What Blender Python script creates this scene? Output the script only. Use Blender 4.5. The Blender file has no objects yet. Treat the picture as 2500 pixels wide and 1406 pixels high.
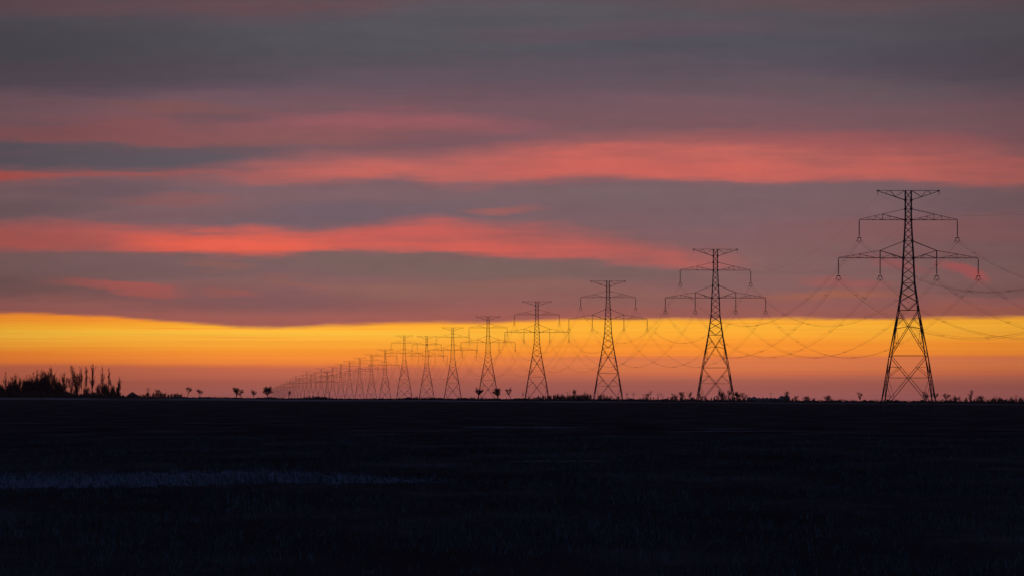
import bpy, math, random
from mathutils import Vector, Matrix
R = math.radians
S = bpy.context.scene
COL = S.collection

# ------------------------------------------------------------------ camera geometry
F = 14000.0          # focal length in photo pixels (photo 2500 wide)
EYE = 3.0            # eye height above the field
YE = 968.3           # photo row of eye level
PXM = 10.7           # photo pixels per metre at the nearest pylon
D1 = F / PXM         # distance of the nearest pylon
RE = 7.4e6           # earth radius with refraction

def curv(D):
    return -D * D / (2 * RE)
def at(px, D):
    """lateral X of photo column px at distance D"""
    return (px - 1250.0) / F * D
def zrow(y, D):
    """height of photo row y at distance D"""
    return EYE + (YE - y) / F * D

cam = bpy.data.cameras.new("camera")
camo = bpy.data.objects.new("camera", cam)
COL.objects.link(camo)
cam.sensor_width = 36.0
cam.lens = 36.0 * F / 2500.0
cam.clip_start = 1.0
cam.clip_end = 90000.0
camo.location = (0, 0, EYE)
camo.rotation_euler = (math.pi / 2 + math.atan((YE - 703.0) / F), 0, 0)
S.camera = camo

# ------------------------------------------------------------------ helpers
def tag(o, label=None, cat=None, group=None, kind=None):
    if label: o["label"] = label
    if cat: o["category"] = cat
    if group: o["group"] = group
    if kind: o["kind"] = kind
    return o

def empty(name, loc, rz=0.0):
    o = bpy.data.objects.new(name, None)
    COL.objects.link(o)
    o.location = loc
    o.rotation_euler = (0, 0, rz)
    o.empty_display_size = 0.5
    return o

def link(name, mesh, parent=None):
    o = bpy.data.objects.new(name, mesh)
    COL.objects.link(o)
    if parent: o.parent = parent
    return o

class MB:
    def __init__(s):
        s.v = []; s.f = []
    def bar(s, a, b, r0, r1=None, n=4, cap=False):
        if r1 is None: r1 = r0
        a = Vector(a); b = Vector(b)
        d = b - a
        if d.length < 1e-6: return
        d.normalize()
        up = Vector((0, 0, 1)) if abs(d.z) < 0.9 else Vector((0, 1, 0))
        x = d.cross(up).normalized(); y = d.cross(x)
        i = len(s.v)
        ph = math.pi / n
        for p, r in ((a, r0), (b, r1)):
            for k in range(n):
                t = 2 * math.pi * k / n + ph
                s.v.append(p + x * (r * math.cos(t)) + y * (r * math.sin(t)))
        for k in range(n):
            k2 = (k + 1) % n
            s.f.append((i + k, i + k2, i + n + k2, i + n + k))
        if cap:
            s.f.append(tuple(range(i + n - 1, i - 1, -1)))
            s.f.append(tuple(range(i + n, i + 2 * n)))
    def angle(s, a, b, w):
        """an L-section steel member: two thin flanges"""
        s.bar(a, b, w * 0.5, None, 4)
    def path(s, pts, r, n=4):
        prev = None
        rings = []
        m = len(pts)
        for j, p in enumerate(pts):
            q0 = pts[max(0, j - 1)]; q1 = pts[min(m - 1, j + 1)]
            d = (Vector(q1) - Vector(q0)).normalized()
            up = Vector((0, 0, 1)) if abs(d.z) < 0.95 else Vector((0, 1, 0))
            x = d.cross(up).normalized(); y = d.cross(x)
            ring = []
            for k in range(n):
                t = 2 * math.pi * k / n
                ring.append(len(s.v))
                s.v.append(Vector(p) + x * (r * math.cos(t)) + y * (r * math.sin(t)))
            rings.append(ring)
        for A, B in zip(rings, rings[1:]):
            for k in range(n):
                k2 = (k + 1) % n
                s.f.append((A[k], A[k2], B[k2], B[k]))
    def lathe(s, prof, n=10, c=(0, 0, 0)):
        i0 = len(s.v)
        for r, z in prof:
            for k in range(n):
                t = 2 * math.pi * k / n
                s.v.append(Vector((c[0] + r * math.cos(t), c[1] + r * math.sin(t), c[2] + z)))
        for j in range(len(prof) - 1):
            for k in range(n):
                k2 = (k + 1) % n
                a = i0 + j * n
                s.f.append((a + k, a + k2, a + n + k2, a + n + k))
    def box(s, lo, hi):
        i = len(s.v)
        for z in (lo[2], hi[2]):
            for x, y in ((lo[0], lo[1]), (hi[0], lo[1]), (hi[0], hi[1]), (lo[0], hi[1])):
                s.v.append(Vector((x, y, z)))
        for f in ((0, 3, 2, 1), (4, 5, 6, 7), (0, 1, 5, 4), (1, 2, 6, 5), (2, 3, 7, 6), (3, 0, 4, 7)):
            s.f.append(tuple(i + k for k in f))
    def mesh(s, name, mat):
        me = bpy.data.meshes.new(name)
        me.from_pydata([tuple(v) for v in s.v], [], s.f)
        me.materials.append(mat)
        me.update()
        return me

# ------------------------------------------------------------------ materials
def nodes(name):
    m = bpy.data.materials.new(name)
    m.use_nodes = True
    nt = m.node_tree
    b = nt.nodes["Principled BSDF"]
    return m, nt, b

def noise_mat(name, c0, c1, scale, rough=0.8, metal=0.0, spec=0.2, coords="Object", stretch=(1, 1, 1)):
    m, nt, b = nodes(name)
    tc = nt.nodes.new("ShaderNodeTexCoord")
    mp = nt.nodes.new("ShaderNodeMapping")
    mp.inputs["Scale"].default_value = stretch
    nz = nt.nodes.new("ShaderNodeTexNoise")
    nz.inputs["Scale"].default_value = scale
    nz.inputs["Detail"].default_value = 4
    rp = nt.nodes.new("ShaderNodeValToRGB")
    rp.color_ramp.elements[0].position = 0.35
    rp.color_ramp.elements[1].position = 0.65
    rp.color_ramp.elements[0].color = (*c0, 1)
    rp.color_ramp.elements[1].color = (*c1, 1)
    nt.links.new(tc.outputs[coords], mp.inputs[0])
    nt.links.new(mp.outputs[0], nz.inputs["Vector"])
    nt.links.new(nz.outputs["Fac"], rp.inputs[0])
    nt.links.new(rp.outputs[0], b.inputs["Base Color"])
    b.inputs["Roughness"].default_value = rough
    b.inputs["Metallic"].default_value = metal
    b.inputs["Specular IOR Level"].default_value = spec
    return m

M_STEEL = noise_mat("weathered_steel", (0.10, 0.085, 0.08), (0.17, 0.15, 0.14), 0.6, 0.7, 0.3, 0.2)
M_GLASS = noise_mat("brown_porcelain", (0.05, 0.03, 0.025), (0.09, 0.05, 0.04), 5, 0.4)
M_WIRE = noise_mat("aluminium_wire", (0.12, 0.11, 0.11), (0.18, 0.17, 0.17), 0.1, 0.7, 0.2, 0.2)
M_BARK = noise_mat("bark", (0.04, 0.033, 0.03), (0.09, 0.075, 0.065), 1.5, 0.95, 0, 0.05)
M_TWIG = noise_mat("twigs", (0.035, 0.028, 0.028), (0.075, 0.06, 0.055), 2.0, 0.95, 0, 0.05)
M_BIN = noise_mat("galvanised_bin", (0.20, 0.21, 0.22), (0.30, 0.31, 0.32), 0.5, 0.6, 0.3)
M_ROOF = noise_mat("barn_roof", (0.06, 0.05, 0.05), (0.10, 0.09, 0.085), 0.7, 0.8)
M_BARNW = noise_mat("barn_wall", (0.10, 0.06, 0.05), (0.15, 0.09, 0.07), 0.7, 0.9)
M_POLE = noise_mat("creosoted_wood", (0.05, 0.04, 0.035), (0.09, 0.07, 0.06), 2, 0.9)

def straw_mat():
    m, nt, b = nodes("dry_stubble")
    tc = nt.nodes.new("ShaderNodeTexCoord")
    nz = nt.nodes.new("ShaderNodeTexNoise"); nz.inputs["Scale"].default_value = 0.35; nz.inputs["Detail"].default_value = 5
    n2 = nt.nodes.new("ShaderNodeTexNoise"); n2.inputs["Scale"].default_value = 9.0; n2.inputs["Detail"].default_value = 2
    ad = nt.nodes.new("ShaderNodeMath"); ad.operation = 'MULTIPLY'
    rp = nt.nodes.new("ShaderNodeValToRGB")
    e = rp.color_ramp.elements
    e[0].position = 0.12; e[0].color = (0.034, 0.030, 0.034, 1)
    e[1].position = 0.42; e[1].color = (0.15, 0.24, 0.27, 1)
    nt.links.new(tc.outputs["Object"], nz.inputs["Vector"]); nt.links.new(tc.outputs["Object"], n2.inputs["Vector"])
    nt.links.new(nz.outputs["Fac"], ad.inputs[0]); nt.links.new(n2.outputs["Fac"], ad.inputs[1])
    nt.links.new(ad.outputs[0], rp.inputs[0]); nt.links.new(rp.outputs[0], b.inputs["Base Color"])
    b.inputs["Roughness"].default_value = 0.9; b.inputs["Specular IOR Level"].default_value = 0.05
    return m
M_STRAW = straw_mat()
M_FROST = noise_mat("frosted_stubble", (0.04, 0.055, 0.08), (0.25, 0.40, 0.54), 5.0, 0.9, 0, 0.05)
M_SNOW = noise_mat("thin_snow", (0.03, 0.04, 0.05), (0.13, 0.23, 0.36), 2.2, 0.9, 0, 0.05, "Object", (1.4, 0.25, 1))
M_SNOW2 = noise_mat("distant_snow", (0.04, 0.04, 0.05), (0.28, 0.30, 0.33), 0.02, 0.9, 0, 0.05, "Object", (1, 0.3, 1))

def field_mat():
    m, nt, b = nodes("winter_field")
    tc = nt.nodes.new("ShaderNodeTexCoord")
    mp = nt.nodes.new("ShaderNodeMapping"); mp.inputs["Scale"].default_value = (1.0, 0.22, 1.0)
    nz = nt.nodes.new("ShaderNodeTexNoise"); nz.inputs["Scale"].default_value = 0.12; nz.inputs["Detail"].default_value = 8
    nz.inputs["Roughness"].default_value = 0.62
    rp = nt.nodes.new("ShaderNodeValToRGB")
    e = rp.color_ramp.elements
    e[0].position = 0.36; e[0].color = (0.028, 0.024, 0.028, 1)
    e[1].position = 0.72; e[1].color = (0.10, 0.108, 0.118, 1)
    k = e.new(0.52); k.color = (0.052, 0.046, 0.050, 1)
    nt.links.new(tc.outputs["Object"], mp.inputs[0]); nt.links.new(mp.outputs[0], nz.inputs["Vector"])
    nt.links.new(nz.outputs["Fac"], rp.inputs[0]); nt.links.new(rp.outputs[0], b.inputs["Base Color"])
    b.inputs["Roughness"].default_value = 1.0; b.inputs["Specular IOR Level"].default_value = 0.0
    return m
M_FIELD = field_mat()

# ------------------------------------------------------------------ ground
DT = 2800.0          # distance of the hedge line closing the field
def edge_row(px):
    return 969.3 + 0.0068 * px
def ground_z(x, y):
    D = max(y, 1.0)
    z = -(x * x + y * y) / (2 * RE)
    if y > 1300:
        px = min(2700.0, max(-300.0, 1250 + F * x / D))
        c = zrow(edge_row(px), DT) - curv(DT)
        if y <= DT + 60:
            t = min(1.0, (y - 1300) / (DT - 1300))
            z += c * t * t
        else:
            t = max(0.0, 1 - (y - DT - 60) / 1400.0)
            z += c * t * t * (3 - 2 * t)
    return z

def geo(a, b, n):
    r = (b / a) ** (1.0 / n)
    return [a * r ** k for k in range(n + 1)]
ys = [-600, -300, -120, -50, 0, 30] + geo(60, 1300, 46) + [1300 + 40 * k for k in range(1, 42)] + geo(3050, 24000, 40)
xs_h = [0] + geo(2, 260, 26)[0:] + [260 + 22 * k for k in range(1, 24)] + geo(800, 7000, 14)
xs = sorted(set([-x for x in xs_h] + xs_h))
rg = random.Random(5)
gv = []; gf = []
for j, y in enumerate(ys):
    for x in xs:
        u = 0.02 * math.sin(x * 0.31 + y * 0.05) + 0.02 * math.sin(y * 0.113 + x * 0.07)
        gv.append((x, y, ground_z(x, y) + (u if 40 < y < 1400 else 0)))
nx = len(xs)
for j in range(len(ys) - 1):
    for i in range(nx - 1):
        a = j * nx + i
        gf.append((a, a + 1, a + nx + 1, a + nx))
me = bpy.data.meshes.new("field"); me.from_pydata(gv, [], gf); me.materials.append(M_FIELD)
for p in me.polygons: p.use_smooth = True
tag(link("ground", me), "flat dark winter field of dry stubble reaching the hedge line", kind="structure")

def gz_local(x, y):
    u = 0.02 * math.sin(x * 0.31 + y * 0.05) + 0.02 * math.sin(y * 0.113 + x * 0.07)
    return ground_z(x, y) + (u if 40 < y < 1400 else 0)

# pale strip of snow and gravel along the far edge of the field
def strip(name, D0f, D1f, px0, px1, n, mat, lift, label, rows=2):
    v = []; f = []
    for i in range(n + 1):
        px = px0 + (px1 - px0) * i / n
        a, b = D0f(px), D1f(px)
        for r in range(rows + 1):
            D = a + (b - a) * r / rows
            x = at(px, D)
            v.append((x, D, gz_local(x, D) + lift))
    w = rows + 1
    for i in range(n):
        for r in range(rows):
            a = i * w + r
            f.append((a, a + w, a + w + 1, a + 1))
    me = bpy.data.meshes.new(name); me.from_pydata(v, [], f); me.materials.append(mat)
    return tag(link(name, me), label, kind="structure")
rs = random.Random(11)
ph = [rs.uniform(0, 6.28) for _ in range(8)]
def wob(px, s, a):
    return a * (math.sin(px / s + ph[0]) + 0.6 * math.sin(px / (s * 0.37) + ph[1]) + 0.4 * math.sin(px / (s * 0.13) + ph[2]))
strip("path", lambda p: 2560 + wob(p, 300, 30), lambda p: 2790, -500, 3000, 240, M_SNOW2, 0.08, "pale snowy track along the far edge of the field")

# ------------------------------------------------------------------ the pylons
# levels measured on the nearest pylon, metres above its feet
LV = dict(top=50.07, t2=47.9, u1=45.9, u0=43.4, l1=38.6, l0=34.7, b2=29.0, v1=24.8, b1=22.9, b0=12.5, foot=0.0)
WIDTH = [(-9, 7.05), (0.0, 6.15), (12.5, 4.15), (22.9, 2.28), (29.0, 1.42), (34.7, 1.17), (38.6, 0.93), (43.4, 0.69), (50.07, 0.68)]
def hw(z):
    for (z0, w0), (z1, w1) in zip(WIDTH, WIDTH[1:]):
        if z <= z1:
            return w0 + (w1 - w0) * (z - z0) / (z1 - z0)
    return WIDTH[-1][1]
def hd(z):
    """half depth along the line"""
    w = hw(z)
    return w * (0.60 if z < 29 else 0.60 + 0.3 * min(1, (z - 29) / 12))

def corner(sx, sy, z):
    return Vector((sx * hw(z), sy * hd(z), z))
def faces():
    # each face as two corner functions
    return [((-1, -1), (1, -1)), ((-1, 1), (1, 1)), ((-1, -1), (-1, 1)), ((1, -1), (1, 1))]

def xpanel(m, z0, z1, w, belt=False):
    for A, B in faces():
        a0, b0, a1, b1 = corner(*A, z0), corner(*B, z0), corner(*A, z1), corner(*B, z1)
        m.bar(a0, b1, w); m.bar(b0, a1, w)
        if belt: m.bar(a1, b1, w)

def big_panel(m, z0, z1, w, belt, rise):
    """large X panel with secondary bracing; feet at z0"""
    for A, B in faces():
        a0, b0, a1, b1 = corner(*A, z0), corner(*B, z0), corner(*A, z1), corner(*B, z1)
        m.bar(a0, b1, w); m.bar(b0, a1, w)
        wt = (a1 - b1).length; wb = (a0 - b0).length
        tc = wt / (wt + wb)                      # crossing, measured from the top
        c = a1 + (b0 - a1) * tc
        for (P0, P1, Q0, key) in ((a0, a1, b0, A), (b0, b1, a0, B)):
            # leg P0..P1, diagonal from P1 down to Q0, and diagonal from P0 up
            leg = lambda t: P1 + (P0 - P1) * t
            lc = leg(tc)
            m.bar(lc - Vector((0, 0, rise)), c, w * 0.8)
            du = P1 + (c - P1) * 0.52            # node on the upper diagonal
            m.bar(leg(tc * 0.5), du, w * 0.55)
            m.bar(lc, du, w * 0.7)
            dl = c + (P0 - c) * 0.60             # node on the lower diagonal
            m.bar(leg(tc + (1 - tc) * 0.04), dl, w * 0.7)
            m.bar(leg(tc + (1 - tc) * 0.5), dl, w * 0.6)
            m.bar(leg(tc + (1 - tc) * 0.88), dl, w * 0.5)
        if belt:
            m.bar(a1, b1, w * 1.1)

def legs(m, z0, z1, w, step=2.5):
    """four lattice-stitched corner legs"""
    for sx in (-1, 1):
        for sy in (-1, 1):
            zs_ = [z for z, _ in WIDTH if z0 < z < z1]
            pts = [z0] + zs_ + [z1]
            for a, b in zip(pts, pts[1:]):
                m.bar(corner(sx, sy, a), corner(sx, sy, b), w)

def make_body(ext, k):
    """leg section below the waist and mast above it; ext lengthens the legs"""
    lo = MB()
    zf = -ext
    legs(lo, zf, LV["b2"], 0.155 * k)
    if ext > 5:
        big_panel(lo, zf + 0.0, LV["b0"] - 7.0, 0.085 * k, True, 0.0)
        xpanel(lo, LV["b0"] - 7.0, LV["b0"], 0.075 * k, True)
    else:
        big_panel(lo, zf, LV["b0"], 0.085 * k, True, 0.0)
    big_panel(lo, LV["b0"], LV["b1"], 0.085 * k, True, 0.55)
    # plan bracing at the belts
    for z in (LV["b0"], LV["b1"]):
        lo.bar(corner(-1, -1, z), corner(1, 1, z), 0.05 * k)
    # inverted V on the upper belt
    for A, B in faces():
        mid = (corner(*A, LV["b1"]) + corner(*B, LV["b1"])) * 0.5
        lo.bar(corner(*A, LV["v1"]), mid, 0.075 * k); lo.bar(corner(*B, LV["v1"]), mid, 0.075 * k)
    for z0, z1 in ((24.8, 26.9), (26.9, 29.0)):
        xpanel(lo, z0, z1, 0.075 * k, z1 == 29.0)
    # concrete stubs
    for sx in (-1, 1):
        for sy in (-1, 1):
            c = corner(sx, sy, zf)
            lo.bar(c - Vector((0, 0, 1.2)), c + Vector((0, 0, 0.35)), 0.45, 0.4, 8, True)
    up = MB()
    legs(up, LV["b2"], LV["top"], 0.135 * k)
    for z0, z1 in ((29.0, 30.9), (30.9, 32.8), (32.8, 34.7), (34.7, 36.65), (36.65, 38.6), (38.6, 40.2), (40.2, 41.8), (41.8, 43.4), (43.4, 44.65), (44.65, 45.9), (45.9, 47.9), (47.9, 50.07)):
        xpanel(up, z0, z1, 0.055 * k, z1 in (34.7, 38.6, 43.4, 45.9, 47.9, 50.07))
    # gusset plates where the arms join
    for z in (LV["l0"], LV["l1"], LV["u0"], LV["u1"], LV["t2"]):
        for sx in (-1, 1):
            for sy in (-1, 1):
                c = corner(sx, sy, z)
                up.box(c - Vector((0.22, 0.05, 0.22)), c + Vector((0.22, 0.05, 0.22)))
    return lo, up

def make_peak(k):
    m = MB()
    for s in (-1, 1):
        tip = Vector((s * 6.95, 0, LV["top"]))
        for sy in (-1, 1):
            T = corner(s, sy, LV["top"]); B = corner(s, sy, LV["t2"])
            m.bar(T, tip, 0.065 * k); m.bar(B, tip - Vector((0, 0, 0.12)), 0.095 * k)
            tp = lambda f: T + (tip - T) * f
            bt = lambda f: B + (tip - B) * f
            m.bar(tp(0.02), bt(0.36), 0.05 * k); m.bar(bt(0.36), tp(0.56), 0.05 * k)
            m.bar(tp(0.58), bt(0.72), 0.05 * k)
        m.bar(corner(s, -1, LV["top"]) * 0.5 + tip * 0.5, corner(s, 1, LV["top"]) * 0.5 + tip * 0.5, 0.04 * k)
        m.box(tip - Vector((0.28, 0.12, 0.14)), tip + Vector((0.28, 0.12, 0.12)))
        m.bar(tip + Vector((s * 0.15, 0, -0.1)), tip + Vector((s * 0.15, 0, -0.75)), 0.07 * k)
        m.bar(tip + Vector((s * 0.15, 0, -0.75)), tip + Vector((s * 0.15 - s * 0.25, 0, -0.95)), 0.06 * k)
    T = [corner(-1, -1, LV["top"]), corner(1, -1, LV["top"])]
    m.bar(T[0], T[1], 0.065 * k)
    m.bar(corner(-1, 1, LV["top"]), corner(1, 1, LV["top"]), 0.065 * k)
    return m

def make_upper(k):
    m = MB()
    tx = 11.26
    for s in (-1, 1):
        tip = Vector((s * tx, 0, LV["u0"]))
        for sy in (-1, 1):
            B = corner(s, sy, LV["u0"]); T = corner(s, sy, LV["u1"])
            m.bar(B, tip, 0.075 * k); m.bar(T, tip + Vector((0, 0, 0.1)), 0.065 * k)
            bt = lambda x: B + (tip - B) * ((x - abs(B.x)) / (tx - abs(B.x)))
            tp = lambda x: T + (tip - T) * ((x - abs(T.x)) / (tx - abs(T.x)))
            P = tp(5.9)
            inner = lambda x: B + (P - B) * ((x - abs(B.x)) / (5.9 - abs(B.x)))
            m.bar(P, B, 0.06 * k)                       # chord falling to the mast
            m.bar(P, bt(5.9), 0.045 * k)
            for x in (7.6, 9.35):
                m.bar(tp(x), bt(x), 0.035 * k)
            for x in (4.2, 2.55):
                m.bar(inner(x), bt(x), 0.035 * k)
            m.bar(tp(7.6), bt(5.9), 0.035 * k); m.bar(tp(9.35), bt(7.6), 0.035 * k)
            m.bar(inner(4.2), bt(5.9), 0.035 * k); m.bar(inner(2.55), bt(4.2), 0.035 * k)
        for x in (3, 5.9, 8.6):
            f = (x - 0.69) / (tx - 0.69)
            a = corner(s, -1, LV["u0"]); b = corner(s, 1, LV["u0"])
            m.bar(a + (tip - a) * f, b + (tip - b) * f, 0.035 * k)
    for sy in (-1, 1):
        m.bar(corner(-1, sy, LV["u0"]), corner(1, sy, LV["u0"]), 0.075 * k)
    return m

def make_lower(k):
    m = MB()
    tx, pxx = 16.03, 6.48
    zt = LV["l0"] + 1.70
    for s in (-1, 1):
        tip = Vector((s * tx, 0, LV["l0"]))
        for sy in (-1, 1):
            B = corner(s, sy, LV["l0"]); T = corner(s, sy, LV["l1"])
            m.bar(B, tip, 0.085 * k)
            bt = lambda x: B + (tip - B) * ((x - abs(B.x)) / (tx - abs(B.x)))
            pb = bt(pxx)
            P = Vector((pb.x, pb.y * 0.7, zt))
            m.bar(T, P, 0.075 * k); m.bar(P, tip + Vector((0, 0, 0.1)), 0.065 * k)
            m.bar(P, B, 0.08 * k); m.bar(P, pb, 0.085 * k)
            tp = lambda x: P + (tip - P) * ((x - pxx) / (tx - pxx))
            N = tp(11.2)
            ch = lambda x: pb + (N - pb) * ((x - pxx) / (11.2 - pxx))
            m.bar(N, bt(7.2), 0.055 * k); m.bar(N, bt(11.2), 0.04 * k)
            for x in (12.8, 14.2):
                m.bar(tp(x), bt(x), 0.035 * k)
            m.bar(tp(12.8), bt(11.2), 0.035 * k); m.bar(tp(14.2), bt(12.8), 0.035 * k)
            m.bar(ch(9.5), bt(9.5), 0.032 * k); m.bar(ch(9.5), bt(11.2), 0.032 * k)
            inn = B + (P - B) * 0.48
            m.bar(inn, pb, 0.045 * k); m.bar(inn, bt(abs(inn.x) - 1.1), 0.035 * k); m.bar(inn, bt(abs(inn.x) - 0.5), 0.03 * k)
        for x in (3.5, 6.48, 9.5, 12.8):
            f = (x - 1.17) / (tx - 1.17)
            a = corner(s, -1, LV["l0"]); b = corner(s, 1, LV["l0"])
            m.bar(a + (tip - a) * f, b + (tip - b) * f, 0.035 * k)
        f = (pxx - 1.17) / (tx - 1.17)
        yy = hd(LV["l0"]) * (1 - f) * 0.7
        m.bar((s * pxx, -yy, zt), (s * pxx, yy, zt), 0.08 * k)
    for sy in (-1, 1):
        m.bar(corner(-1, sy, LV["l0"]), corner(1, sy, LV["l0"]), 0.095 * k)
    return m

INS_L = 3.95
def make_insulator():
    m = MB()
    prof = [(0.03, 0.0), (0.03, -0.22)]
    n = 19
    for j in range(n):
        z = -0.25 - j * (INS_L - 0.45) / n
        prof += [(0.07, z), (0.17, z - 0.05), (0.16, z - 0.09), (0.06, z - 0.11)]
    prof += [(0.03, -INS_L + 0.18), (0.03, -INS_L)]
    m.lathe(prof, 8)
    return m
YB = [(-0.46, -0.78), (0.46, -0.78), (0.0, -1.0)]     # where the three sub-conductors sit below the string
def make_yoke():
    m = MB()
    pts = []
    for j in range(11):
        t = math.pi * j / 10
        pts.append(Vector((0.40 * math.cos(t), 0, -0.46 + 0.34 * math.sin(t))))
    m.path(pts, 0.075, 5)
    m.box((-0.42, -0.05, -0.17), (0.42, 0.05, -0.02))
    for x, z in YB[:2]:
        g = 1 if x > 0 else -1
        m.bar((g * 0.40, 0, -0.46), (g * 0.30, 0, -0.66), 0.06)
        m.bar((g * 0.38, 0, -0.50), (x * 1.1, 0, z), 0.065)
        m.bar((x * 1.1, 0, z), (x * 1.55, 0, z - 0.16), 0.05)
    m.bar((-0.14, 0, -0.84), (0, 0, -1.02), 0.055); m.bar((0.14, 0, -0.84), (0, 0, -1.02), 0.055)
    return m

ATT = [(-11.26, LV["u0"]), (11.26, LV["u0"]), (-16.03, LV["l0"]), (-6.48, LV["l0"]), (6.48, LV["l0"]), (16.03, LV["l0"])]

body_cache = {}
def bodies(ext, k):
    if (ext, k) not in body_cache:
        lo, up = make_body(ext, k)
        body_cache[(ext, k)] = (lo.mesh("leg_section", M_STEEL), up.mesh("mast", M_STEEL), lo, up)
    return body_cache[(ext, k)]
arm_cache = {}
def arms(k):
    if k not in arm_cache:
        a, b, c = make_peak(k), make_upper(k), make_lower(k)
        arm_cache[k] = (a.mesh("peak_crossarm", M_STEEL), b.mesh("upper_crossarm", M_STEEL), c.mesh("lower_crossarm", M_STEEL), a, b, c)
    return arm_cache[k]
INS_MB, YOKE_MB = make_insulator(), make_yoke()
INS, YOKE = INS_MB.mesh("insulator_string", M_GLASS), YOKE_MB.mesh("yoke", M_STEEL)
ins_far = MB()
ins_far.bar((0, 0, 0), (0, 0, -INS_L), 0.11, None, 5)
ins_far.bar((-0.45, 0, -INS_L - 0.5), (0.45, 0, -INS_L - 0.5), 0.06)
INSF = ins_far.mesh("insulator_string_far", M_GLASS)

joined = {}
def joined_mesh(ext, k):
    if (ext, k) not in joined:
        m = MB()
        def add(src, off=(0, 0, 0)):
            i = len(m.v); o = Vector(off)
            m.v += [v + o for v in src.v]; m.f += [tuple(i + q for q in f) for f in src.f]
        _, _, lo, up = bodies(ext, k)
        _, _, _, a, b, c = arms(k)
        for q in (lo, up, a, b, c): add(q)
        for x, z in ATT: add(ins_far, (x, 0, z))
        joined[(ext, k)] = m.mesh("far_pylon", M_STEEL)
    return joined[(ext, k)]

AX = 1676.0 / F * D1
VX = (542.0 - 1250.0) / F * D1
ROT = -math.atan2(VX, D1)          # the line runs towards the vanishing point
LROT = math.atan2(-VX, D1)
EXTS = {3: 0.5, 4: 1.0, 5: 1.0, 6: 1.0, 7: 1.0, 8: 7.3, 10: -0.5, 15: -4.6, 16: 3.2, 19: 7.3, 20: 3.2, 22: 7.3, 25: 3.2}
NT = 34
OFFX = {2: 0.45, 3: 1.05, 4: 0.35, 7: 0.8, 9: -1.8, 10: -1.3, 11: -1.3, 12: -1.2, 13: -1.0, 14: -1.8, 17: -0.6, 23: 0.8, 26: -0.7}
def tower_pos(i):
    d = 1 + (i - 1) * 0.395
    D = d * D1
    return Vector((VX * d + AX + OFFX.get(i, 0.0), D, curv(D) + EXTS.get(i, 0.0)))

ORD = ["", "", "second", "third", "fourth", "fifth", "sixth", "seventh", "eighth", "ninth", "tenth", "eleventh", "twelfth", "thirteenth", "fourteenth", "fifteenth",
       "sixteenth", "seventeenth", "eighteenth", "nineteenth", "twentieth", "twenty-first", "twenty-second", "twenty-third", "twenty-fourth"]
LBL = {1: "largest lattice power pylon, nearest of the row, rising against red cloud",
       2: "second largest lattice pylon, its upper crossarm against grey cloud",
       3: "third largest lattice pylon, its lower crossarm touching the top of the yellow band",
       4: "fourth largest lattice pylon, its top just above the yellow band",
       5: "fifth largest lattice pylon, a round tree at each foot",
       6: "sixth largest lattice pylon, left of the one between two round trees",
       7: "thin lattice pylon with a small dark plate on its mast",
       8: "lattice pylon standing taller on extended legs, left of the one with a dark plate",
       15: "short heavy lattice pylon with thick dark legs in the distant row",
       16: "distant lattice pylon just left of the short heavy one",
       17: "distant lattice pylon, second to the left of the short heavy one",
       18: "distant lattice pylon, third to the left of the short heavy one",
       14: "distant lattice pylon just right of the short heavy one",
       19: "distant lattice pylon standing above its neighbours, first tall one left of the short heavy pylon",
       20: "faint pylon just left of the tall distant one, seen over the hedge",
       21: "faint pylon between two taller ones in the distant row",
       22: "faint taller pylon, second tall one left of the short heavy pylon"}
GRP = "lattice power pylons in one long row"
for i in range(1, NT + 1):
    k = 1.75 if i == 15 else 1.0
    ext = EXTS.get(i, 0.0)
    p = tower_pos(i)
    lab = LBL.get(i)
    if lab is None:
        lab = (ORD[i] + " lattice pylon of the receding row counted from the nearest") if i < 24 else "tiny faint pylon at the vanishing left end of the long row"
    if i > 20:
        o = link("power_pylon", joined_mesh(ext, k)); o.location = p; o.rotation_euler = (0, 0, LROT)
        tag(o, lab, "power pylon", GRP)
        continue
    t = empty("power_pylon", p, LROT)
    tag(t, lab, "power pylon", GRP)
    lo, up = bodies(ext, k)[:2]
    A, B, C_ = arms(k)[:3]
    for nm, me in (("leg_section", lo), ("mast", up), ("peak_crossarm", A), ("upper_crossarm", B), ("lower_crossarm", C_)):
        link(nm, me, t)
    for x, z in ATT:
        s = link("insulator_string", INS if i < 9 else INSF, t)
        s.location = (x, 0, z)
        if i < 9:
            y = link("yoke", YOKE, s); y.location = (0, 0, -INS_L)
    if i == 7:
        m = MB(); m.box((-0.8, -0.95, -0.4), (0.8, -0.85, 0.35))
        q = link("sign_plate", m.mesh("sign_plate", M_STEEL), t); q.location = (0, 0, LV["u0"])

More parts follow.
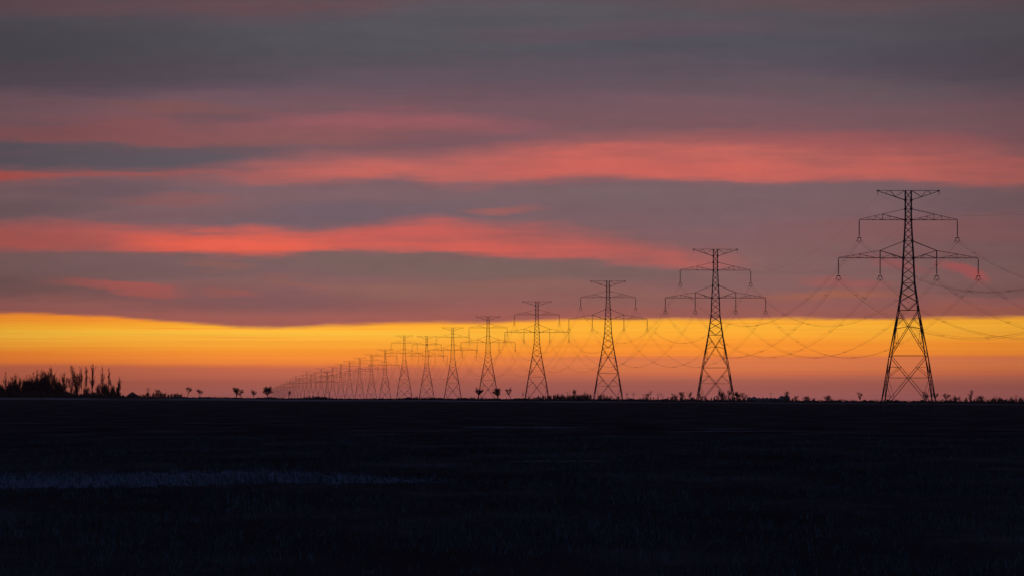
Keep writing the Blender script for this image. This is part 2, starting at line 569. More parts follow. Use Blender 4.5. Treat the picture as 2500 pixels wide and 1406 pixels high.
# ------------------------------------------------------------------ the wires
rotm = Matrix.Rotation(LROT, 3, 'Z')
def att_point(i, x, z):
    return tower_pos(i) + rotm @ Vector((x, 0, z))
def span(a, b, sag, n):
    out = []
    for j in range(n + 1):
        t = j / n
        p = a.lerp(b, t)
        p.z -= 4 * sag * t * (1 - t)
        out.append(p)
    return out
WN = ["left end of the upper crossarms", "right end of the upper crossarms", "left end of the lower crossarms", "inner left of the lower crossarms",
      "inner right of the lower crossarms", "right end of the lower crossarms"]
spacer = MB()
for a, b in ((0, 1), (1, 2), (2, 0)):
    spacer.bar((YB[a][0], 0, YB[a][1]), (YB[b][0], 0, YB[b][1]), 0.022)
for x, z in YB: spacer.bar((x, -0.12, z), (x, 0.12, z), 0.045)
SPACER = spacer.mesh("spacer", M_WIRE)
rw = random.Random(2)
for w, (ax, az) in enumerate(ATT):
    root = empty("conductor_bundle", att_point(1, ax, az - INS_L))
    tag(root, "thin sagging wires strung from the " + WN[w], "power line", "bundles of conductors hung along the pylon row")
    org = root.location.copy()
    for (sx, sz) in YB:
        m = MB()
        for i in range(0, NT):
            n = 36 if i < 4 else (20 if i < 10 else 10)
            sg = 16.0 + rw.uniform(-0.12, 0.12)
            pts = span(att_point(i, ax + sx, az - INS_L + sz), att_point(i + 1, ax + sx, az - INS_L + sz), sg, n)
            m.path([q - org for q in pts], 0.0155, 3)
            if i < 5:
                # armour rods by the clamps
                for aa, bb in ((pts[0], pts[0].lerp(pts[1], 0.16)), (pts[-1], pts[-1].lerp(pts[-2], 0.16))):
                    m.bar(aa - org, bb - org, 0.045, 0.03)
        link("wire", m.mesh("wire", M_WIRE), root)
    for i in range(0, 3):
        for j in range(1, 8):
            t = (j - 0.5) / 7 + rw.uniform(-0.02, 0.02)
            p = att_point(i, ax, az - INS_L).lerp(att_point(i + 1, ax, az - INS_L), t)
            p.z -= 4 * 16 * t * (1 - t)
            s = link("spacer", SPACER, root)
            s.location = p - org
for s in (-1, 1):
    x0, z0 = s * 6.85, LV["top"] - 0.95
    org = att_point(1, x0, z0)
    m = MB()
    for i in range(0, NT):
        n = 30 if i < 4 else 12
        pts = span(att_point(i, x0, z0), att_point(i + 1, x0, z0), 11.5, n)
        m.path([q - org for q in pts], 0.010, 3)
    o = link("shield_wire", m.mesh("shield_wire", M_WIRE)); o.location = org
    tag(o, "single very thin wire strung from the %s tips of the pylon tops" % ("left" if s < 0 else "right"), "ground wire", "thin wires along the pylon tops")

# ------------------------------------------------------------------ trees
def branch(tr, cr, p, d, L, r, lvl, maxl, rnd, up, ang, kids, minr=0.022, q0=None):
    n = 4 if lvl < 2 else 3
    pts = [p]; dd = d.copy()
    for j in range(n):
        dd = (dd + Vector((rnd.uniform(-1, 1), rnd.uniform(-1, 1), rnd.uniform(-0.6, 0.8))) * 0.16 + Vector((0, 0, up * 0.10))).normalized()
        pts.append(pts[-1] + dd * (L / n))
    m = tr if lvl == 0 else cr
    r1 = max(minr * 0.7, r * (0.25 if lvl >= maxl else 0.45))
    for j in range(n):
        ra = r + (r1 - r) * j / n; rb = r + (r1 - r) * (j + 1) / n
        m.bar(pts[j], pts[j + 1], ra, rb, 5 if lvl == 0 else 3)
    if lvl >= maxl: return
    c = kids[min(lvl, len(kids) - 1)]
    for q in range(c):
        f = rnd.uniform(0.3 if lvl == 0 else 0.12, 1.0)
        if q == 0: f = 1.0
        j = min(n - 1, int(f * n))
        base = pts[j].lerp(pts[j + 1], f * n - j)
        a = rnd.uniform(0, 2 * math.pi)
        side = Vector((math.cos(a), math.sin(a), 0))
        sp = ang * rnd.uniform(0.6, 1.25)
        nd = (dd * math.cos(sp) + side * math.sin(sp)).normalized()
        k_ = (rnd.uniform(0.5, 0.78) * (1.15 - 0.4 * f)) if q0 is None else q0 * rnd.uniform(0.5, 1.3) * (1.25 - 0.7 * f)
        branch(tr, cr, base, nd, L * k_, max(minr, r * (0.62 - 0.2 * f)), lvl + 1, maxl, rnd, up, ang, kids, minr, None if q0 is None else min(0.6, q0 * 1.5))

def tree(px, top, kind="round", lean=0.0, width=1.0, D=None, label="", seed=None, name="bare_tree", grp=None):
    D = D or DT + 12
    x = at(px, D)
    gz = ground_z(x, D) - 0.15
    H = zrow(top, D) - gz
    rnd = random.Random(seed if seed is not None else int(px * 7 + top))
    tr, cr = MB(), MB()
    thickk = 1.7 if px == 226 else 1.0
    d = Vector((lean, rnd.uniform(-0.1, 0.1), 1)).normalized()
    z0 = Vector((0, 0, 0))
    if kind == "poplar":
        ns = 3 if width > 1.2 else 1
        for s in range(ns):
            branch(tr, cr, z0 + Vector((s * 0.008, 0, 0)), (d + Vector(((s - (ns - 1) / 2) * 0.16 + rnd.uniform(-.05, .05), 0, 0))).normalized(), 1.0 - 0.16 * abs(s - (ns - 1) / 2) * rnd.uniform(.6, 1.4), 0.0105 * thickk, 0, 3, rnd, 0.9, 0.42 if width > 1.2 else 0.3, (18, 7, 4), 0.0019, 0.36 if width > 1.2 else 0.27)
    elif kind == "round":
        branch(tr, cr, z0, d, 0.55, 0.024, 0, 4, rnd, 0.4, 0.78 * width, (7, 5, 5, 4), 0.0036)
    elif kind == "oak":
        branch(tr, cr, z0, d, 0.40, 0.028, 0, 4, rnd, 0.45, 0.72 * width, (9, 6, 5, 4), 0.0040)
    elif kind == "vase":
        branch(tr, cr, z0, d, 0.45, 0.022, 0, 4, rnd, 0.45, 0.62 * width, (5, 5, 4, 4), 0.0038)
    elif kind == "thin":
        branch(tr, cr, z0, d, 0.85, 0.014, 0, 3, rnd, 0.5, 0.45 * width, (7, 4, 3), 0.0035)
    elif kind == "shrub":
        for s in range(6):
            a = rnd.uniform(0, 6.28)
            dd = Vector((math.cos(a) * 0.55 * width, math.sin(a) * 0.55, 1)).normalized()
            branch(tr, cr, z0 + Vector((rnd.uniform(-.15, .15) * width, 0, 0)), dd, 0.55, 0.015, 0, 3, rnd, 0.3, 0.6, (5, 5, 4), 0.005)
    zmax = max(v.z for v in tr.v + cr.v)
    sc = H / zmax
    mx = 0.0
    for v in tr.v + cr.v:
        v *= sc
    root = empty(name, (x, D, gz))
    tag(root, label, "tree" if "tree" in name else "shrub", grp)
    link("trunk", tr.mesh("trunk", M_BARK), root)
    link("crown", cr.mesh("crown", M_TWIG), root)
    return root

G1 = "tall bare trees of the grove"
grove = [(11, 905, "tall bare tree at the outer end of the grove, forked top"), (38, 909, "slim bare tree between the forked end tree and the low thicket"),
    (64, 913, "broad low bare tree rising from the dark thicket"), (86, 900, "straight single-stemmed bare tree at the left of the dense clump"),
    (98, 899, "thin bare tree just right of the straight single-stemmed one"), (107, 901, "bushy bare tree in the middle of the dense clump"),
    (118, 905, "lower bare tree leaning on the tallest of the dense clump"), (126, 890, "tallest bare tree of the dense clump, with a broad forked top"),
    (152, 905, "open bare tree standing alone in the gap right of the dense clump"), (160, 917, "small bare tree beside the open one in the gap"),
    (188, 887, "wide spreading bare tree with many upright limbs, middle of the grove"), (197, 899, "narrow bare tree right behind the wide spreading one"),
    (203, 910, "short slim bare tree between the wide one and the pair of tall stems"),
    (213, 893, "slightly bent tall bare stem left of the thick upright tree"), (221, 886, "very tall whip-thin bare tree touching the thick upright tree"),
    (226, 888, "thickest upright bare tree of the grove with a dark heavy trunk"), (248, 889, "bare tree with a spindly leader, left of two at the sparse end"),
    (264, 895, "upright bare tree with curving leader near the sparse end"), (276, 915, "shorter bare tree second from the grove's open end"),
    (288, 917, "rounded bare tree closing the open end of the grove"),
    (73, 912, "bare tree with a leaning leader at the left flank of the dense clump"), (80, 906, "slender bare tree just left of the straight single-stemmed one"),
    (92, 908, "bare tree squeezed between the two straightest stems of the dense clump"), (112, 904, "twiggy bare tree just right of the bushy middle one"),
    (121, 897, "bare tree half hidden by the tallest of the dense clump"), (133, 908, "bare tree on the right shoulder of the dense clump"),
    (141, 921, "low bare tree ending the dense clump on its right"), (52, 921, "low bare tree left of the broad one in the thicket"),
    (22, 924, "low bare tree beside the forked end tree of the grove"), (3, 926, "low bare tree cut by the frame's edge"),
    (180, 908, "bare tree with slanting limbs left of the wide spreading one"), (193, 893, "tall thin bare tree in front of the wide spreading one")]
for n_, (px, top, lab) in enumerate(grove):
    wide = 1.5 if px in (64, 107, 188, 126, 152, 288, 112, 133, 92, 22, 52, 180, 141, 38) else 0.9
    tree(px, top, "poplar", random.Random(px).uniform(-0.05, 0.05), wide, DT + 15 + (n_ * 13) % 40, lab, name="bare_tree", grp=G1)
    if px == 226:
        pass
singles = [
 (363, 944, "thin", -0.2, 1, "small crooked bare tree right of the low barn roof"), (383, 949, "round", 0.1, 1.0, "low round bare tree beside the crooked one"),
 (458, 943, "vase", 0, 1.0, "small forked bare tree standing clear in the gap, left of the two-headed tree"), (487, 948, "round", 0.1, 1.2, "small two-headed bare tree right of the forked one"),
 (577, 944, "oak", 0.1, 1.0, "bare tree with dark clumps, taller of a pair"), (590, 949, "round", -0.2, 1.0, "lower bushy tree leaning away from its taller twin"),
 (619, 948, "round", 0.1, 0.8, "small bare tree with a compact dark head, left of the large round one"), (655, 940, "oak", 0.0, 1.15, "large round-crowned bare tree at the far end of the pylon row"),
 (705, 952, "vase", 0, 0.6, "narrow dark tree in front of the most distant pylons"),
 (1168, 944, "oak", 0.05, 1.0, "round bare tree at the left foot of the fifth pylon"), (1216, 946, "oak", 0.0, 1.0, "round bare tree at the right foot of the fifth pylon"),
 (1249, 943, "vase", -0.25, 0.9, "bare tree leaning left between the fourth and fifth pylons"), (1276, 951, "thin", 0, 1, "faint thin bare tree just left of the fourth pylon"),
 (1388, 954, "thin", 0, 1, "thin upright bare sapling in the brush left of the third pylon"), (1402, 948, "vase", 0, 0.6, "tallest sapling in the brush left of the third pylon"),
 (1428, 952, "thin", 0, 1, "dark sapling nearest the third pylon's left leg"), (1366, 958, "thin", 0, 1, "short sapling at the left end of the brush by the third pylon"),
 (1470, 959, "round", 0, 1.3, "low wide bare tree between the legs of the third pylon"), (1527, 956, "thin", 0, 1, "thin sapling just right of the third pylon"),
 (1546, 956, "thin", 0, 1, "second thin sapling right of the third pylon"), (1582, 953, "vase", 0, 1.3, "flat-topped bare tree midway between second and third pylons"),
 (1607, 958, "thin", 0, 1, "faint sapling right of the flat-topped tree"), (1621, 957, "thin", 0, 1.2, "faint spindly sapling farther right of the flat-topped tree"),
 (1648, 958, "round", 0, 1.2, "low round bare tree left of the close pair by the second pylon"), (1665, 955, "round", 0, 1.0, "left tree of the close pair by the second pylon"),
 (1681, 953, "vase", 0.1, 1.0, "right tree of the close pair by the second pylon"), (1706, 958, "round", 0, 1.2, "round bush-like tree behind the second pylon's left leg"),
 (1760, 950, "oak", 0.0, 1.1, "dark bare tree between the second pylon's legs"), (1778, 951, "vase", 0, 0.9, "pale loose bare tree beside the second pylon's right leg"),
 (1800, 954, "oak", 0, 1.1, "bare tree just right of the second pylon"), (1816, 956, "round", 0, 1.1, "bare tree between the second pylon and the grain bins"),
 (1915, 953, "vase", 0, 1.0, "faint bare tree standing behind the two big grain bins"), (1941, 964, "round", 0, 1.3, "low scrubby tree right of the big grain bins"),
 (1967, 964, "shrub", 0, 1.2, "compact dark bush well right of the grain bins"), (2020, 963, "shrub", -0.1, 0.8, "small dark bush left of the crooked lone tree"),
 (2101, 955, "vase", -0.1, 0.6, "crooked lone bare tree left of the nearest pylon"), (2262, 953, "vase", 0.15, 1.0, "dark bare tree inside the nearest pylon's right leg"),
 (2283, 957, "vase", 0, 1.0, "faint bare tree just outside the nearest pylon's right leg"), (2310, 958, "round", 0, 0.9, "small round bare tree right of the nearest pylon"),
 (2371, 949, "vase", 0.0, 0.9, "taller bare tree standing alone near the frame's right side"), (2393, 964, "shrub", 0, 1.0, "low bush just right of the lone taller tree"),
 (2333, 963, "shrub", 0, 1.4, "low wide bush between the round tree and the lone taller tree"),
 (2430, 965, "thin", 0, 1, "short upright sapling left of the reedy clump at the frame's edge"), (2478, 962, "thin", 0, 1, "taller upright sapling in the reedy clump at the frame's edge")]
for px, top, kd, lean, wd, lab in singles:
    tree(px, top, kd, lean, wd, DT + 8 + (px * 7 % 30), lab, name="shrub" if kd == "shrub" else "bare_tree", grp="scattered trees and bushes along the hedge")

# shrubs of the thicket under the grove and the brush patches: shared shapes, each one a thing
def shrub_mesh(seed):
    rnd = random.Random(seed)
    tr, cr = MB(), MB()
    for s in range(9):
        a = rnd.uniform(0, 6.28); q = rnd.uniform(0.05, 0.5)
        dd = Vector((math.cos(a) * q, math.sin(a) * q, 1)).normalized()
        branch(tr, cr, Vector((rnd.uniform(-.3, .3), rnd.uniform(-.3, .3), 0)), dd, rnd.uniform(0.45, 0.85), 0.016, 0, 3, rnd, 0.7, 0.42, (6, 5, 4), 0.005)
    m = max(v.z for v in tr.v + cr.v)
    for v in tr.v + cr.v: v /= m
    return tr.mesh("stems", M_BARK), cr.mesh("crown", M_TWIG)
SH = [shrub_mesh(s) for s in (1, 2, 3, 4)]
rb = random.Random(44)
def shrub(px, top, wd, label, grp, D=None):
    D = D or DT + rb.uniform(5, 50)
    x = at(px, D); gz = ground_z(x, D) - 0.2
    H = zrow(top, D) - gz
    root = empty("shrub", (x, D, gz), rb.uniform(0, 6.28))
    root.scale = (H * wd, H * wd, H)
    tag(root, label, "shrub", grp)
    a, b = SH[rb.randrange(4)]
    link("stems", a, root); link("crown", b, root)
def lerp_tab(tab, x):
    if x <= tab[0][0]: return tab[0][1]
    for (a, va), (b, vb) in zip(tab, tab[1:]):
        if x <= b: return va + (vb - va) * (x - a) / (b - a)
    return tab[-1][1]
thick = [(-60, 945), (0, 943), (30, 936), (45, 946), (66, 934), (90, 930), (110, 928), (130, 934), (150, 944), (170, 955), (200, 956), (235, 952), (255, 946), (268, 945), (285, 948), (296, 962)]
px = -55
while px < 296:
    t = lerp_tab(thick, px) + rb.choice((-14, -9, -4, 0, 3, 6, 9)) + rb.uniform(-3, 3)
    shrub(px, t, rb.uniform(0.35, 0.7), "leafless shrub in the dark thicket under the grove", "shrubs of the thicket under the grove")
    if px < 0: shrub(px + 1.5, lerp_tab(thick, px) + 13 + rb.uniform(-2, 3), 0.8, "leafless shrub in the dark thicket under the grove", "shrubs of the thicket under the grove")
    px += rb.uniform(2.2, 4.0)
patches = [(300, 345, 962, 14, "low leafless shrub between the grove and the low barn"), (346, 445, 957, 26, "leafless shrub in the brush patch right of the low barn"),
           (735, 790, 966, 12, "low dark shrub in front of the distant pylons"),
           (1300, 1345, 964, 12, "low shrub around the fourth pylon's right foot"), (1345, 1445, 961, 30, "upright shrub in the brush patch left of the third pylon"),
           (1450, 1510, 965, 12, "low shrub around the third pylon's feet"), (1568, 1700, 967, 22, "low shrub in the brush left of the second pylon"),
           (1700, 1830, 968, 20, "low shrub around the second pylon's feet"), (1925, 2000, 972, 10, "low shrub right of the grain bins"),
           (2315, 2400, 969, 12, "low shrub around the lone taller tree"), (2420, 2520, 969, 22, "upright shrub in the reedy clump at the frame's edge")]
for a, b, t, n, lab in patches:
    for q in range(n):
        shrub(a + (b - a) * (q + rb.uniform(0.1, 0.9)) / n, t + rb.uniform(-3, 5), rb.uniform(0.4, 0.8), lab, lab.split(" shrub")[0] + " shrubs: " + lab.split(" shrub ")[1])

# the continuous low hedge: an uneven dark mass of twigs
hd_tab = [(-300, 22), (20, 25), (50, 21), (90, 27), (140, 27), (165, 16), (200, 13), (250, 14), (285, 17), (298, 7), (320, 6), (450, 6), (640, 5), (660, 7), (700, 4), (740, 6), (780, 9), (820, 5), (860, 4.5), (930, 5), (1000, 9), (1200, 8.5), (1300, 9), (1500, 10), (1700, 9), (1850, 9), (2000, 10), (2200, 11), (2350, 11), (2600, 13)]
def hedge():
    m = MB(); rnd = random.Random(8)
    # woody core with an uneven top
    n = 1100
    prev = None
    for i in range(n + 1):
        px = -300 + 3200 * i / n
        D = DT + 12
        x = at(px, D); g = ground_z(x, D)
        h = lerp_tab(hd_tab, px) / 5.0 * (0.62 + 0.10 * math.sin(px * 0.09) + 0.08 * math.sin(px * 0.31 + 1) + rnd.uniform(-0.12, 0.12))
        row = []
        for (dy, hz) in ((-7, -0.3), (-5.5, h * 0.75), (0, h), (6, h * 0.8), (8, -0.3)):
            row.append(len(m.v)); m.v.append(Vector((x + rnd.uniform(-.2, .2), D + dy + rnd.uniform(-.8, .8), g + hz + (rnd.uniform(-.15, .15) if hz > 0 else 0))))
        if prev:
            for a, b, c, d in zip(prev, prev[1:], row, row[1:]): m.f.append((a, c, d, b))
        prev = row
    # twigs
    for i in range(30000):
        px = rnd.uniform(-280, 2880)
        D = DT + rnd.uniform(3, 24)
        x = at(px, D); g = ground_z(x, D)
        H = lerp_tab(hd_tab, px) / 5.0 * (0.85 + 0.18 * math.sin(px * 0.05) + 0.12 * math.sin(px * 0.23))
        h0 = rnd.uniform(0, H * 0.7); L = rnd.uniform(0.2, 0.55) * H * rnd.choice((0.7, 1, 1, 1.3))
        d = Vector((rnd.gauss(0, 0.5), rnd.gauss(0, 0.5), 1)).normalized()
        a = Vector((x, D, g + h0)); b = a + d * L
        w = rnd.uniform(0.04, 0.11)
        i0 = len(m.v)
        t = rnd.uniform(0, 3.14)
        s = Vector((math.cos(t), math.sin(t), 0)) * w
        m.v += [a - s, a + s, b]
        m.f.append((i0, i0 + 1, i0 + 2))
    return tag(link("undergrowth", m.mesh("undergrowth", M_TWIG)), "long dark hedge of low leafless brush closing the field", kind="stuff")
hedge()

# ------------------------------------------------------------------ grain bins, barn, pole beyond the hedge
def grain_bin(px, top, wpx, D, label):
    s = D / F
    x = at(px, D); g = curv(D) - 0.0
    r = wpx * 0.5 * s; zt = zrow(top, D) - g
    eave = zt - r * 0.55
    root = empty("grain_bin", (x, D, g))
    tag(root, label, "grain bin", "row of grain bins")
    m = MB()
    prof = [(r, -1.0)]
    z = 0.0
    while z < eave - 0.3:
        prof += [(r, z), (r * 1.012, z + 0.2)]; z += 0.4
    prof.append((r, eave))
    m.lathe(prof, 24)
    link("wall", m.mesh("wall", M_BIN), root)
    m = MB(); m.lathe([(r * 1.05, eave - 0.04), (r * 1.05, eave), (r * 0.16, zt - 0.22), (r * 0.16, zt - 0.08), (r * 0.02, zt)], 24)
    link("roof", m.mesh("roof", M_BIN), root)
bins = [(1829, 967.6, 13, "small grain bin at the end of the row by the second pylon"), (1841, 966.6, 14, "slightly taller grain bin next to the end one by the second pylon"),
        (1853, 969.3, 10, "low grain bin right beside the slightly taller one"), (1862.5, 969.2, 10, "low grain bin, second right of the slightly taller one"),
        (1872, 968.8, 10, "low grain bin just left of the thin utility pole"), (1882, 969.3, 10, "low grain bin directly under the thin utility pole"),
        (1891, 969.5, 10, "low grain bin just right of the thin utility pole"), (1900, 970, 10, "low grain bin touching the two big bins"),
        (1908.5, 964.6, 12, "left one of the two big grain bins"), (1921, 963.4, 14.5, "right and largest of the two big grain bins")]
for px, top, w, lab in bins:
    grain_bin(px, top, w, 5000 if w < 12 else 4990, lab)

D = 4200.0
x = at(324, D); g = curv(D) + 1.2
root = empty("barn", (x, D, g)); tag(root, "low dark barn with a hipped roof right of the grove", "barn")
s = D / F; zt = zrow(956.5, D) - g; hx = 15 * s; ze = zrow(966, D) - g
m = MB(); m.box((-hx * 0.9, -4, -3), (hx * 0.9, 4, ze)); link("wall", m.mesh("wall", M_BARNW), root)
m = MB()
m.v = [Vector(q) for q in ((-hx, -4.6, ze - .1), (hx, -4.6, ze - .1), (hx, 4.6, ze - .1), (-hx, 4.6, ze - .1), (-hx * .2, 0, zt), (hx * .05, 0, zt))]
m.f = [(0, 1, 5, 4), (1, 2, 5), (2, 3, 4, 5), (3, 0, 4), (3, 2, 1, 0)]
link("roof", m.mesh("roof", M_ROOF), root)

D = 4700.0
x = at(1882, D); g = curv(D)
root = empty("utility_pole", (x, D, g)); tag(root, "thin wooden utility pole standing behind the grain bins", "utility pole")
zt = zrow(957.5, D) - g
m = MB(); m.bar((0, 0, -0.5), (0, 0, zt), 0.16, 0.12, 8, True); link("post", m.mesh("post", M_POLE), root)
m = MB(); m.bar((-1.6, 0, zt - 0.9), (1.6, 0, zt - 0.9), 0.11, None, 4, True); link("crossarm", m.mesh("crossarm", M_POLE), root)

# ------------------------------------------------------------------ stubble, frost and thin snow in the field
def blade(m, x, y, z, h, w, rnd, bend=0.25):
    a = rnd.uniform(0, 6.28)
    s = Vector((math.cos(a), math.sin(a), 0)) * w
    b = Vector((rnd.gauss(0, bend), rnd.gauss(0, bend), 1)) * h
    p = Vector((x, y, z))
    i = len(m.v)
    m.v += [p - s, p + s, p + b * 0.55 + s * 0.7, p + b * 0.55 - s * 0.7, p + b + Vector((rnd.gauss(0, .1) * h, 0, -0.05 * h))]
    m.f += [(i, i + 1, i + 2, i + 3), (i + 3, i + 2, i + 4)]
def hnoise(x, y):
    return 0.5 + 0.25 * math.sin(x * 0.55 + 1.3 * math.sin(y * 0.11)) + 0.25 * math.sin(y * 0.16 + 1.7 * math.sin(x * 0.21 + 2))
m = MB(); rnd = random.Random(77)
cnt = 0
while cnt < 15000:
    y = 88 * (430 / 88) ** (rnd.random() ** 0.8)
    x = at(rnd.uniform(-250, 2750), y)
    q = hnoise(x, y)
    if rnd.random() > 0.25 + q: continue
    cnt += 1
    z = gz_local(x, y) - 0.02
    for b in range(rnd.randint(2, 5)):
        blade(m, x + rnd.gauss(0, .07), y + rnd.gauss(0, .07), z, rnd.uniform(0.10, 0.34) * (0.6 + 0.6 * q), rnd.uniform(0.005, 0.011) * (1 + y / 250), rnd)
tag(link("grass", m.mesh("grass", M_STRAW)), "short dry stubble and grass covering the near field", kind="stuff")

# frosted band of stubble over a patch of thin snow, left half of the field
def band_top(px):   # far edge row
    return lerp_tab([(-300, 1146), (0, 1150), (300, 1148), (500, 1146), (640, 1143), (800, 1150), (950, 1158), (1110, 1168)], px)
def band_bot(px):
    return lerp_tab([(-300, 1192), (0, 1190), (300, 1188), (500, 1184), (640, 1178), (800, 1180), (950, 1178), (1110, 1172)], px)
def Drow(y): return EYE * F / (y - YE)
v = []; f = []; rnd = random.Random(9)
n = 160
for i in range(n + 1):
    px = -300 + 1410 * i / n
    a = Drow(band_bot(px) + rnd.uniform(-3, 4)); b = Drow(band_top(px) + 8 + rnd.uniform(-3, 3))
    if b < a: b = a + 0.1
    for r in range(5):
        D = a + (b - a) * r / 4
        x = at(px, D); v.append((x, D, gz_local(x, D) + 0.012))
for i in range(n):
    for r in range(4):
        a = i * 5 + r
        f.append((a, a + 5, a + 6, a + 1))
me = bpy.data.meshes.new("snow"); me.from_pydata(v, [], f); me.materials.append(M_SNOW)
tag(link("snow", me), "thin bluish snow lying between stubble in a band across the left half of the field", kind="stuff")
m = MB()
for q in range(9000):
    px = -280 + 1400 * rnd.random()
    if px > 1118: continue
    if px > 700 and rnd.random() < (px - 700) / 450: continue
    y = rnd.uniform(band_top(px) + 5, band_bot(px) + rnd.uniform(0, 7))
    D = Drow(y); x = at(px, D)
    cl = 0.5 + 0.5 * math.sin(px * 0.08 + 2 * math.sin(px * 0.013))
    if rnd.random() > 0.35 + 0.65 * cl: continue
    blade(m, x, D, gz_local(x, D) - 0.01, rnd.uniform(0.07, 0.24) * (1.6 if rnd.random() < 0.08 else 1), rnd.uniform(0.008, 0.018), rnd, 0.12)
tag(link("frosted_grass", m.mesh("frosted_grass", M_FROST)), "frosted pale blue stubble standing in the snowy band", kind="stuff")

# slim snow streaks farther out
def streak(px0, px1, row, th, label, mat=M_SNOW):
    v = []; f = []; rnd = random.Random(int(px0))
    n = 50
    for i in range(n + 1):
        t = i / n
        px = px0 + (px1 - px0) * t
        h = th * (math.sin(math.pi * t) ** 0.5 + 0.02) * rnd.uniform(0.5, 1.0)
        c = row + rnd.uniform(-0.3, 0.3)
        for y in (c + h / 2, c - h / 2):
            D = Drow(y); x = at(px, D); v.append((x, D, gz_local(x, D) + 0.012))
    for i in range(n):
        f.append((2 * i, 2 * i + 2, 2 * i + 3, 2 * i + 1))
    me = bpy.data.meshes.new("snow_streak"); me.from_pydata(v, [], f); me.materials.append(mat)
    tag(link("snow_streak", me), label, "snow patch", "slim snow streaks in the middle of the field")
streak(1120, 1440, 1043, 2.6, "long slim snow streak across the middle of the field")
streak(1600, 2060, 1052, 1.4, "faint snow streak below the second pylon")
streak(860, 1300, 1047, 1.2, "faint wide snow streak just in front of the long one")
streak(1230, 1480, 1125, 3, "broken snow streak in the near middle of the field")

# ------------------------------------------------------------------ sky and light
w = bpy.data.worlds.new("World"); S.world = w; w.use_nodes = True
nt = w.node_tree; nt.nodes.clear()
L = nt.links.new
def N(t): return nt.nodes.new(t)
def mth(op, a, b=None, c=None, clamp=False):
    n = N("ShaderNodeMath"); n.operation = op; n.use_clamp = clamp
    for k, q in enumerate((a, b, c)):
        if q is None: continue
        if isinstance(q, (int, float)): n.inputs[k].default_value = q
        else: L(q, n.inputs[k])
    return n.outputs[0]
def sm(x, a, b):
    """smoothstep of x from a to b, each a socket or number"""
    n = N("ShaderNodeMapRange"); n.interpolation_type = 'SMOOTHSTEP'
    for k, q in ((0, x), (1, a), (2, b)):
        if isinstance(q, (int, float)): n.inputs[k].default_value = q
        else: L(q, n.inputs[k])
    n.inputs[3].default_value = 0.0; n.inputs[4].default_value = 1.0
    return n.outputs[0]
def lin(c):
    out = []
    for q in c:
        q /= 255.0
        out.append(q / 12.92 if q <= 0.04045 else ((q + 0.055) / 1.055) ** 2.4)
    return (*out, 1.0)
def mix(a, b, f):
    n = N("ShaderNodeMix"); n.data_type = 'RGBA'
    if isinstance(f, (int, float)): n.inputs[0].default_value = f
    else: L(f, n.inputs[0])
    for k, q in ((6, a), (7, b)):
        if isinstance(q, tuple): n.inputs[k].default_value = q
        else: L(q, n.inputs[k])
    return n.outputs[2]
def ramp(x, stops, interp='B_SPLINE'):
    n = N("ShaderNodeValToRGB"); L(x, n.inputs[0])
    cr = n.color_ramp; cr.interpolation = interp
    while len(cr.elements) < len(stops): cr.elements.new(0.5)
    for e, (p, c) in zip(cr.elements, stops):
        e.position = p
    for e, (p, c) in zip(cr.elements, stops):
        e.position = p; e.color = c
    return n.outputs[0]

tc = N("ShaderNodeTexCoord")
sp = N("ShaderNodeSeparateXYZ"); L(tc.outputs["Generated"], sp.inputs[0])
X, Y, Z = sp.outputs
az = mth('ARCTAN2', X, Y)                       # azimuth from the direction of view
el = mth('ARCSINE', Z)                          # elevation
U = mth('MULTIPLY_ADD', az, F / 2500.0, 0.5)    # 0..1 across ten degrees of azimuth
V0 = mth('MULTIPLY_ADD', el, -F / 1000.0, YE / 1000.0)   # 0.968 at eye level, falling with elevation

# gentle warps: wind-drawn cloud texture
def noise(sx, sy, det, off=0.0, rough=0.5):
    cb = N("ShaderNodeCombineXYZ")
    L(mth('MULTIPLY', U, sx), cb.inputs[0]); L(mth('MULTIPLY', V0, sy), cb.inputs[1]); cb.inputs[2].default_value = off
    n = N("ShaderNodeTexNoise"); L(cb.outputs[0], n.inputs["Vector"])
    n.inputs["Scale"].default_value = 1.0; n.inputs["Detail"].default_value = det; n.inputs["Roughness"].default_value = rough
    return mth('SUBTRACT', n.outputs["Fac"], 0.5)
n1 = noise(5, 18, 3, 3.1)
n2 = noise(15, 48, 3, 8.7)
n3 = noise(9, 32, 4, 1.3, 0.5)
n4 = noise(3, 16, 4, 5.5, 0.5)
n6 = noise(40, 110, 4, 12.7, 0.55)
n7 = noise(7, 22, 3, 21.0, 0.5)
fade = sm(V0, 0.80, 0.72)                      # cloud warps only; the clear band stays layered
V = mth('ADD', V0, mth('MULTIPLY', fade, mth('ADD', mth('MULTIPLY', n6, 0.012), mth('ADD', mth('MULTIPLY', n1, 0.055), mth('MULTIPLY', n2, 0.030)))))
UW = mth('ADD', U, mth('MULTIPLY', n7, 0.05))
WISP = mth('ADD', 1.0, mth('ADD', mth('MULTIPLY', n3, 1.3), mth('MULTIPLY', n4, 0.9)))
VG = mth('ADD', V0, mth('ADD', mth('MULTIPLY', n1, 0.006), mth('MULTIPLY', n2, 0.007)))

def vr(rows, x=None, interp='LINEAR'):
    return ramp(x or V, [(v / 1000.0, lin(c)) for v, c in rows], interp)
base = vr([(0, (93, 80, 87)), (45, (88, 81, 89)), (120, (86, 81, 90)), (190, (100, 84, 95)), (250, (116, 87, 96)), (330, (128, 90, 96)), (400, (124, 91, 97)), (470, (128, 99, 104)),
           (540, (130, 97, 101)), (600, (134, 96, 97)), (640, (130, 98, 97)), (690, (137, 98, 96)), (735, (152, 97, 92)), (780, (168, 97, 88)), (1000, (150, 90, 84))])
col = base

